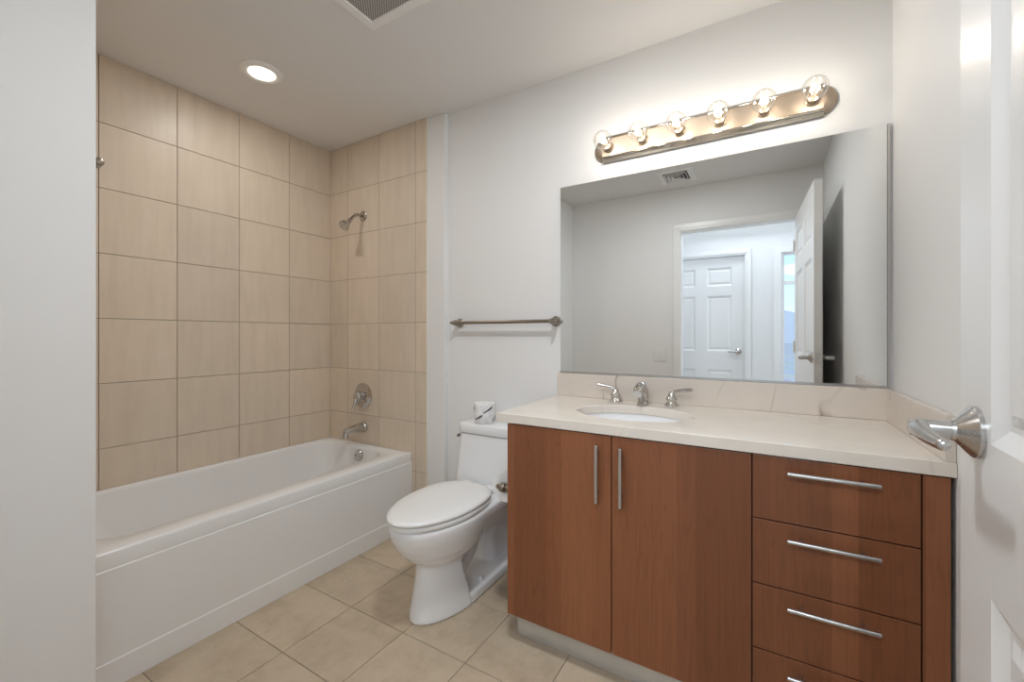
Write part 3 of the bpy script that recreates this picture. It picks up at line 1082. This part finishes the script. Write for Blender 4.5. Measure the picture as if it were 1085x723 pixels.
# ------------------------------------------------------------------ vanity cabinet
VX0, VX1, VYF, VZ0, VZ1 = -0.832, 0.372, -0.565, 0.103, 0.8215
vc = thing('vanity_cabinet', 'cherry wood bathroom vanity with two doors and a stack of drawers', 'vanity', (-0.23, -0.28, 0))
bm = BM()
box(bm, VX0, VX0 + 0.018, VYF + 0.0190, 0.0 - 0.013, VZ0, VZ1)           # left side
box(bm, VX0 + 0.018, VX1, -0.545, -0.527, VZ0, VZ1)             # face behind the fronts
box(bm, VX1 - 0.018, VX1, -0.545, -0.013, VZ0, VZ1)
box(bm, VX0 + 0.018, VX1 - 0.018, -0.527, -0.013, VZ0, VZ0 + 0.018)
obj('carcass', bm, M['wood'], vc, smooth=False)
obj('shadow_gap', box(BM(), VX0 + 0.019, VX1 - 0.001, -0.5465, -0.5455, VZ0 + 0.001, VZ1 - 0.001), M['darkgap'], vc, smooth=False)
obj('toe_kick', box(BM(), -0.816, VX1, -0.516, -0.500, 0.001, VZ0), M['kick'], vc, smooth=False)


def pull(parent, a, b, proj):
    """straight bar pull on two posts"""
    a, b = Vector(a), Vector(b)
    bm = BM()
    dvec = (b - a)
    L = dvec.length
    lathe(bm, a, dvec, [(0, 0), (0, 0.0052), (0.001, 0.006), (L - 0.001, 0.006), (L, 0.0052), (L, 0)], 18)
    dvec.normalize()
    for t in (0.165, 0.835):
        lathe(bm, a + dvec * L * t, (0, 1, 0), [(0.0, 0), (0.0, 0.0045), (proj, 0.0045), (proj, 0)], 12)
    return obj('pull_handle', bm, M['steel'], parent)


HG = 0.0016
for x0, x1, hx in ((VX0 + 0.0, -0.431, -0.475), (-0.431, -0.029, -0.395)):
    dr = obj('door', box(BM(), x0 + (HG if x0 > VX0 else 0), x1 - HG, VYF, VYF + 0.0185, VZ0, VZ1 - 0.003), M['wood'], vc, smooth=False, bevel=0.001)
    pull(dr, (hx, -0.592, 0.598), (hx, -0.592, 0.790), 0.027)
zz = [VZ0, 0.2805, 0.4615, 0.6425, VZ1 - 0.001]
for z0, z1 in zip(zz, zz[1:]):
    dr = obj('drawer', box(BM(), -0.029 + HG, 0.322 - HG, VYF, VYF + 0.0185, z0 + HG, z1 - HG), M['wood'], vc, smooth=False, bevel=0.001)
    hz = z1 - 0.037
    pull(dr, (0.053, -0.592, hz), (0.244, -0.592, hz), 0.027)
obj('filler_panel', box(BM(), 0.322 + HG, VX1, VYF, VYF + 0.0185, VZ0, VZ1 - 0.003), M['wood'], vc, smooth=False, bevel=0.001)
# left door covers the side edge: trim the carcass side behind it by the door thickness
# (the side panel runs to the door's back)

# toilet paper holder on the cabinet side, with its roll
RX, RZ = -0.899, 0.546
ph = thing('toilet_paper_holder', 'pewter two post toilet paper holder on the vanity side', 'toilet paper holder', (VX0, -0.43, RZ))
for y in (-0.500, -0.352):
    bm = BM()
    lathe(bm, (VX0 - 0.0005, y, RZ), (-1, 0, 0), [(0, 0), (0, 0.022), (0.005, 0.022), (0.010, 0.014), (0.030, 0.0105), (0.046, 0.010), (0.050, 0.016), (0.058, 0.0185), (0.066, 0.0185), (0.072, 0.0165), (0.076, 0.009), (0.084, 0.0105), (0.090, 0.007), (0.092, 0.0)], 24)
    obj('post', bm, M['pewter'], ph)
bm = BM()
lathe(bm, (RX, -0.493, RZ), (0, 1, 0), [(0, 0), (0, 0.008), (0.135, 0.008), (0.135, 0)], 18)
obj('roller', bm, M['pewter'], ph)
tp = thing('toilet_paper_roll', 'part used white toilet paper roll hanging on the vanity side', 'toilet paper', (RX, -0.427, RZ - 0.009))
bm = BM()
ro = 0.0595
d_, a_, b_ = frame_of((0, 1, 0))
cz = RZ - 0.0095
prof = [(0.0, 0.021), (0.0, ro - 0.002), (0.002, ro), (0.098, ro), (0.100, ro - 0.002), (0.100, 0.021), (0.0, 0.021)]
rings = [[Vector((RX, -0.477 + h, cz)) + (a_ * math.cos(2 * PI * i / 48) + b_ * math.sin(2 * PI * i / 48)) * r for i in range(48)] for h, r in prof]
loft(bm, rings, False, False)
bmesh.ops.remove_doubles(bm, verts=bm.verts[:], dist=1e-6)
obj('paper', bm, M['paper'], tp, angle=40)
bm = BM()
prof = [(-0.0003, 0.0185), (-0.0003, 0.0208), (0.1003, 0.0208), (0.1003, 0.0185), (-0.0003, 0.0185)]
rings = [[Vector((RX, -0.477 + h, cz)) + (a_ * math.cos(2 * PI * i / 32) + b_ * math.sin(2 * PI * i / 32)) * r for i in range(32)] for h, r in prof]
loft(bm, rings, False, False)
obj('card_core', bm, M['carton'], tp, angle=40)

# ------------------------------------------------------------------ countertop, sink, splashes
CX0, CX1, CYF, CZ0, CZ1 = -0.8767, XR - 0.0005, -0.5703, 0.8225, 0.8565
SX, SY, SA, SB = -0.431, -0.305, 0.216, 0.160
N = 96


def ell(a, b, z, n=N):
    return [(SX + a * math.cos(2 * PI * i / n), SY + b * math.sin(2 * PI * i / n), z) for i in range(n)]


def rect_ring(z):
    out = []
    corners = [(CX1, -0.001), (CX0, -0.001), (CX0, CYF), (CX1, CYF)]
    angs = [math.atan2((cy_ - SY), (cx_ - SX)) % (2 * PI) for cx_, cy_ in corners]
    snap = {}
    for (c_, an) in zip(corners, angs):
        snap[round(an / (2 * PI) * N) % N] = c_
    for i in range(N):
        if i in snap:
            out.append((*snap[i], z))
            continue
        t = 2 * PI * i / N
        dx, dy = math.cos(t), math.sin(t)
        ks = []
        if dx > 1e-9: ks.append((CX1 - SX) / dx)
        if dx < -1e-9: ks.append((CX0 - SX) / dx)
        if dy > 1e-9: ks.append((-0.001 - SY) / dy)
        if dy < -1e-9: ks.append((CYF - SY) / dy)
        k_ = min(ks)
        out.append((SX + dx * k_, SY + dy * k_, z))
    return out


bm = BM()
loft(bm, [ell(SA, SB, CZ0), ell(SA, SB, CZ1 - 0.003), ell(SA + 0.003, SB + 0.003, CZ1), rect_ring(CZ1), rect_ring(CZ0), ell(SA, SB, CZ0)], False, False)
bmesh.ops.remove_doubles(bm, verts=bm.verts[:], dist=1e-6)
ct = obj('countertop', bm, M['quartz'], smooth=False, bevel=0.002)
tag(ct, 'cream stone vanity countertop with an oval sink cutout', 'countertop')

sk = thing('undermount_sink', 'white oval undermount sink set into the cream countertop', 'sink', (SX, SY, 0.68))
bm = BM()
loft(bm, [ell(SA + 0.020, SB + 0.020, CZ0 - 0.001), ell(SA + 0.004, SB + 0.004, CZ0 - 0.001), ell(SA + 0.002, SB + 0.002, CZ0 - 0.02), ell(SA * 0.95, SB * 0.94, 0.765), ell(SA * 0.82, SB * 0.80, 0.718), ell(SA * 0.6, SB * 0.58, 0.694), ell(SA * 0.3, SB * 0.3, 0.685), ell(0.022, 0.022, 0.683)], False, True)
obj('bowl', bm, M['sinkwhite'], sk, angle=70)
bm = BM()
lathe(bm, (SX, SY, 0.683), (0, 0, 1), [(0, 0), (0, 0.024), (0.003, 0.024), (0.005, 0.018), (0.004, 0)], 28)
obj('drain', bm, M['chrome'], sk)

bs = obj('backsplash', box(BM(), CX0 + 0.0, XR - 0.0005, -0.020, -0.0005, CZ1 + 0.0003, 0.967), M['marble'], smooth=False, bevel=0.002)
tag(bs, 'long cream marble backsplash strip between the countertop and mirror', 'backsplash')
ss = obj('side_splash', box(BM(), XR - 0.0205, XR - 0.0005, -0.566, -0.0206, CZ1 + 0.0003, 0.967), M['marble'], smooth=False, bevel=0.002)
tag(ss, 'short cream marble splash strip along the right wall behind the door lever', 'backsplash')

# faucet
fa = thing('widespread_faucet', 'polished nickel two handle faucet on the countertop behind the sink', 'faucet', (-0.446, -0.075, CZ1))
FY = -0.078
for x, sgn in ((-0.566, -1), (-0.330, 1)):
    bm = BM()
    lathe(bm, (x, FY, CZ1), (0, 0, 1), [(0, 0), (0, 0.0275), (0.006, 0.0285), (0.010, 0.0265), (0.015, 0.0205), (0.019, 0.0185), (0.022, 0.0195), (0.030, 0.0225), (0.036, 0.0205), (0.042, 0.0150), (0.046, 0.0135), (0.054, 0.0125), (0.060, 0.009), (0.062, 0.0)], 32)
    hb = obj('handle_base', bm, M['chrome'], fa)
    bm = BM()
    pts = smooth_path([(x, FY, CZ1 + 0.044), (x + sgn * 0.004, FY, CZ1 + 0.054), (x + sgn * 0.018, FY - 0.002, CZ1 + 0.064), (x + sgn * 0.045, FY - 0.006, CZ1 + 0.069), (x + sgn * 0.076, FY - 0.010, CZ1 + 0.073)], 6)
    n = len(pts)
    tube(bm, pts, [0.0105 - 0.0045 * min(1, i / (n * 0.5)) + (0.0022 * max(0, (i / (n - 1) - 0.6)) / 0.4) for i in range(n)], 16)
    sphere(bm, pts[-1], 0.0075, 14, 8)
    obj('lever', bm, M['chrome'], hb)
bm = BM()
lathe(bm, (-0.446, FY, CZ1), (0, 0, 1), [(0, 0), (0, 0.026), (0.004, 0.026), (0.008, 0.0215), (0.010, 0)], 32)
pts = smooth_path([(-0.446, FY + 0.004, CZ1 + 0.004), (-0.446, FY + 0.002, CZ1 + 0.035), (-0.446, FY - 0.006, CZ1 + 0.062), (-0.446, FY - 0.030, CZ1 + 0.078), (-0.446, FY - 0.066, CZ1 + 0.074), (-0.446, FY - 0.098, CZ1 + 0.054)], 7)
n = len(pts)
tube(bm, pts, [0.0235 - 0.005 * i / (n - 1) for i in range(n)], 24, flat=[(1.0, 1.0 + 0.0 * i) for i in range(n)])
spo = obj('spout', bm, M['chrome'], fa)
bm = BM()
lathe(bm, (-0.446, FY + 0.017, CZ1 + 0.045), (0, 0, 1), [(0, 0), (0, 0.003), (0.040, 0.003), (0.042, 0.006), (0.050, 0.0065), (0.053, 0)], 16)
obj('lift_rod', bm, M['chrome'], spo)

# ------------------------------------------------------------------ mirror
mi = thing('wall_mirror', 'large frameless rectangular mirror above the vanity backsplash', 'mirror', (-0.25, 0, 0.968))
obj('mirror_glass', box(BM(), -0.8663, 0.3665, -0.007, -0.001, 0.975, 1.883), M['mirror'], mi, smooth=False, bevel=0.0015, seg=1)
obj('bottom_channel', box(BM(), -0.8663, 0.3665, -0.010, -0.0005, 0.9675, 0.9765), M['steel'], mi, smooth=False)
obj('side_channel', box(BM(), 0.3668, 0.3730, -0.009, -0.0005, 0.9675, 1.883), M['steel'], mi, smooth=False)

# ------------------------------------------------------------------ vanity light
LX0, LX1, LZ, LR = -0.690, 0.232, 2.016, 0.057
vl = thing('vanity_light', 'six bulb brushed nickel vanity light bar on the wall above the mirror', 'wall light', (-0.23, 0, LZ))


def stadium(r, y, n=18):
    out = []
    for cx_, a0 in ((LX1 - LR, -90), (LX0 + LR, 90)):
        for i in range(n + 1):
            t = R(a0 + 180 * i / n)
            out.append((cx_ + r * math.cos(t), y, LZ + r * math.sin(t)))
    return out


bm = BM()
loft(bm, [stadium(r, y) for r, y in ((0.055, -0.0005), (0.055, -0.008), (0.052, -0.014), (0.044, -0.022), (0.030, -0.027), (0.015, -0.0285))])
obj('back_plate', bm, M['warmnickel'], vl, angle=40)
bm = BM()
half = [(0.060, -0.0005), (0.060, -0.010), (0.0555, -0.0115), (0.0565, -0.018), (0.0515, -0.0195), (0.0520, -0.026), (0.0465, -0.0275), (0.0470, -0.034), (0.0430, -0.0355), (0.0405, -0.034), (0.0395, -0.029), (0.037, -0.028)]
ring = half + [(-a_, b_) for a_, b_ in half[::-1]]
loft(bm, [[(x, y, LZ + z) for z, y in ring] for x in (LX0 + 0.045, LX1 - 0.045)])
obj('ridged_channel', bm, M['ridge'], vl, angle=18)
obj('face_plate', box(BM(), LX0 + 0.046, LX1 - 0.046, -0.0300, -0.0275, LZ - 0.0385, LZ + 0.0385), M['warmnickel'], vl, smooth=False)
BX = [-0.613 + 0.1532 * i for i in range(6)]
for x in BX:
    bm = BM()
    lathe(bm, (x, -0.0300, LZ), (0, -1, 0), [(0, 0), (0, 0.024), (0.003, 0.024), (0.006, 0.0195), (0.028, 0.0185), (0.028, 0.0165), (0.012, 0.015), (0.012, 0)], 28)
    obj('socket', bm, M['warmnickel'], vl)
    bm = BM()
    BY = -0.116
    prof = [(-0.052 + 0.0, 0.0135), (-0.044, 0.0145)]
    for i in range(3, 21):
        t = PI * i / 20
        prof.append((-0.0405 * math.cos(t), 0.0405 * math.sin(t)))
    lathe(bm, (x, BY, LZ), (0, -1, 0), prof, 32)
    bu = obj('bulb', bm, M['bulbglass'], vl, angle=180)
    bm = BM()
    pts = [(x + 0.010 * math.cos(PI * q / 8), BY + 0.006 + 0.012 * (-1) ** q * 0.25, LZ + 0.010 * math.sin(PI * q / 8) - 0.004) for q in range(9)]
    tube(bm, pts, 0.0042, 8)
    for s_ in (-1, 1):
        tube(bm, [(x + s_ * 0.004, BY + 0.045, LZ), (x + s_ * 0.010, BY + 0.012, LZ - 0.004)], 0.0008, 6)
    obj('filament', bm, M['filament'], bu)
    bm = BM()
    tube(bm, [(x, BY + 0.052, LZ), (x, BY + 0.035, LZ), (x, BY + 0.022, LZ)], [0.006, 0.005, 0.003], 12)
    obj('glass_stem', bm, M['bulbglass'], bu)
    l = bpy.data.lights.new('bulb_glow', 'POINT')
    l.energy = BULB_W
    l.color = (1.0, 0.965, 0.93)
    l.shadow_soft_size = 0.018
    o = bpy.data.objects.new('bulb_glow', l)
    C.collection.objects.link(o)
    o.location = (x, BY - 0.001, LZ)
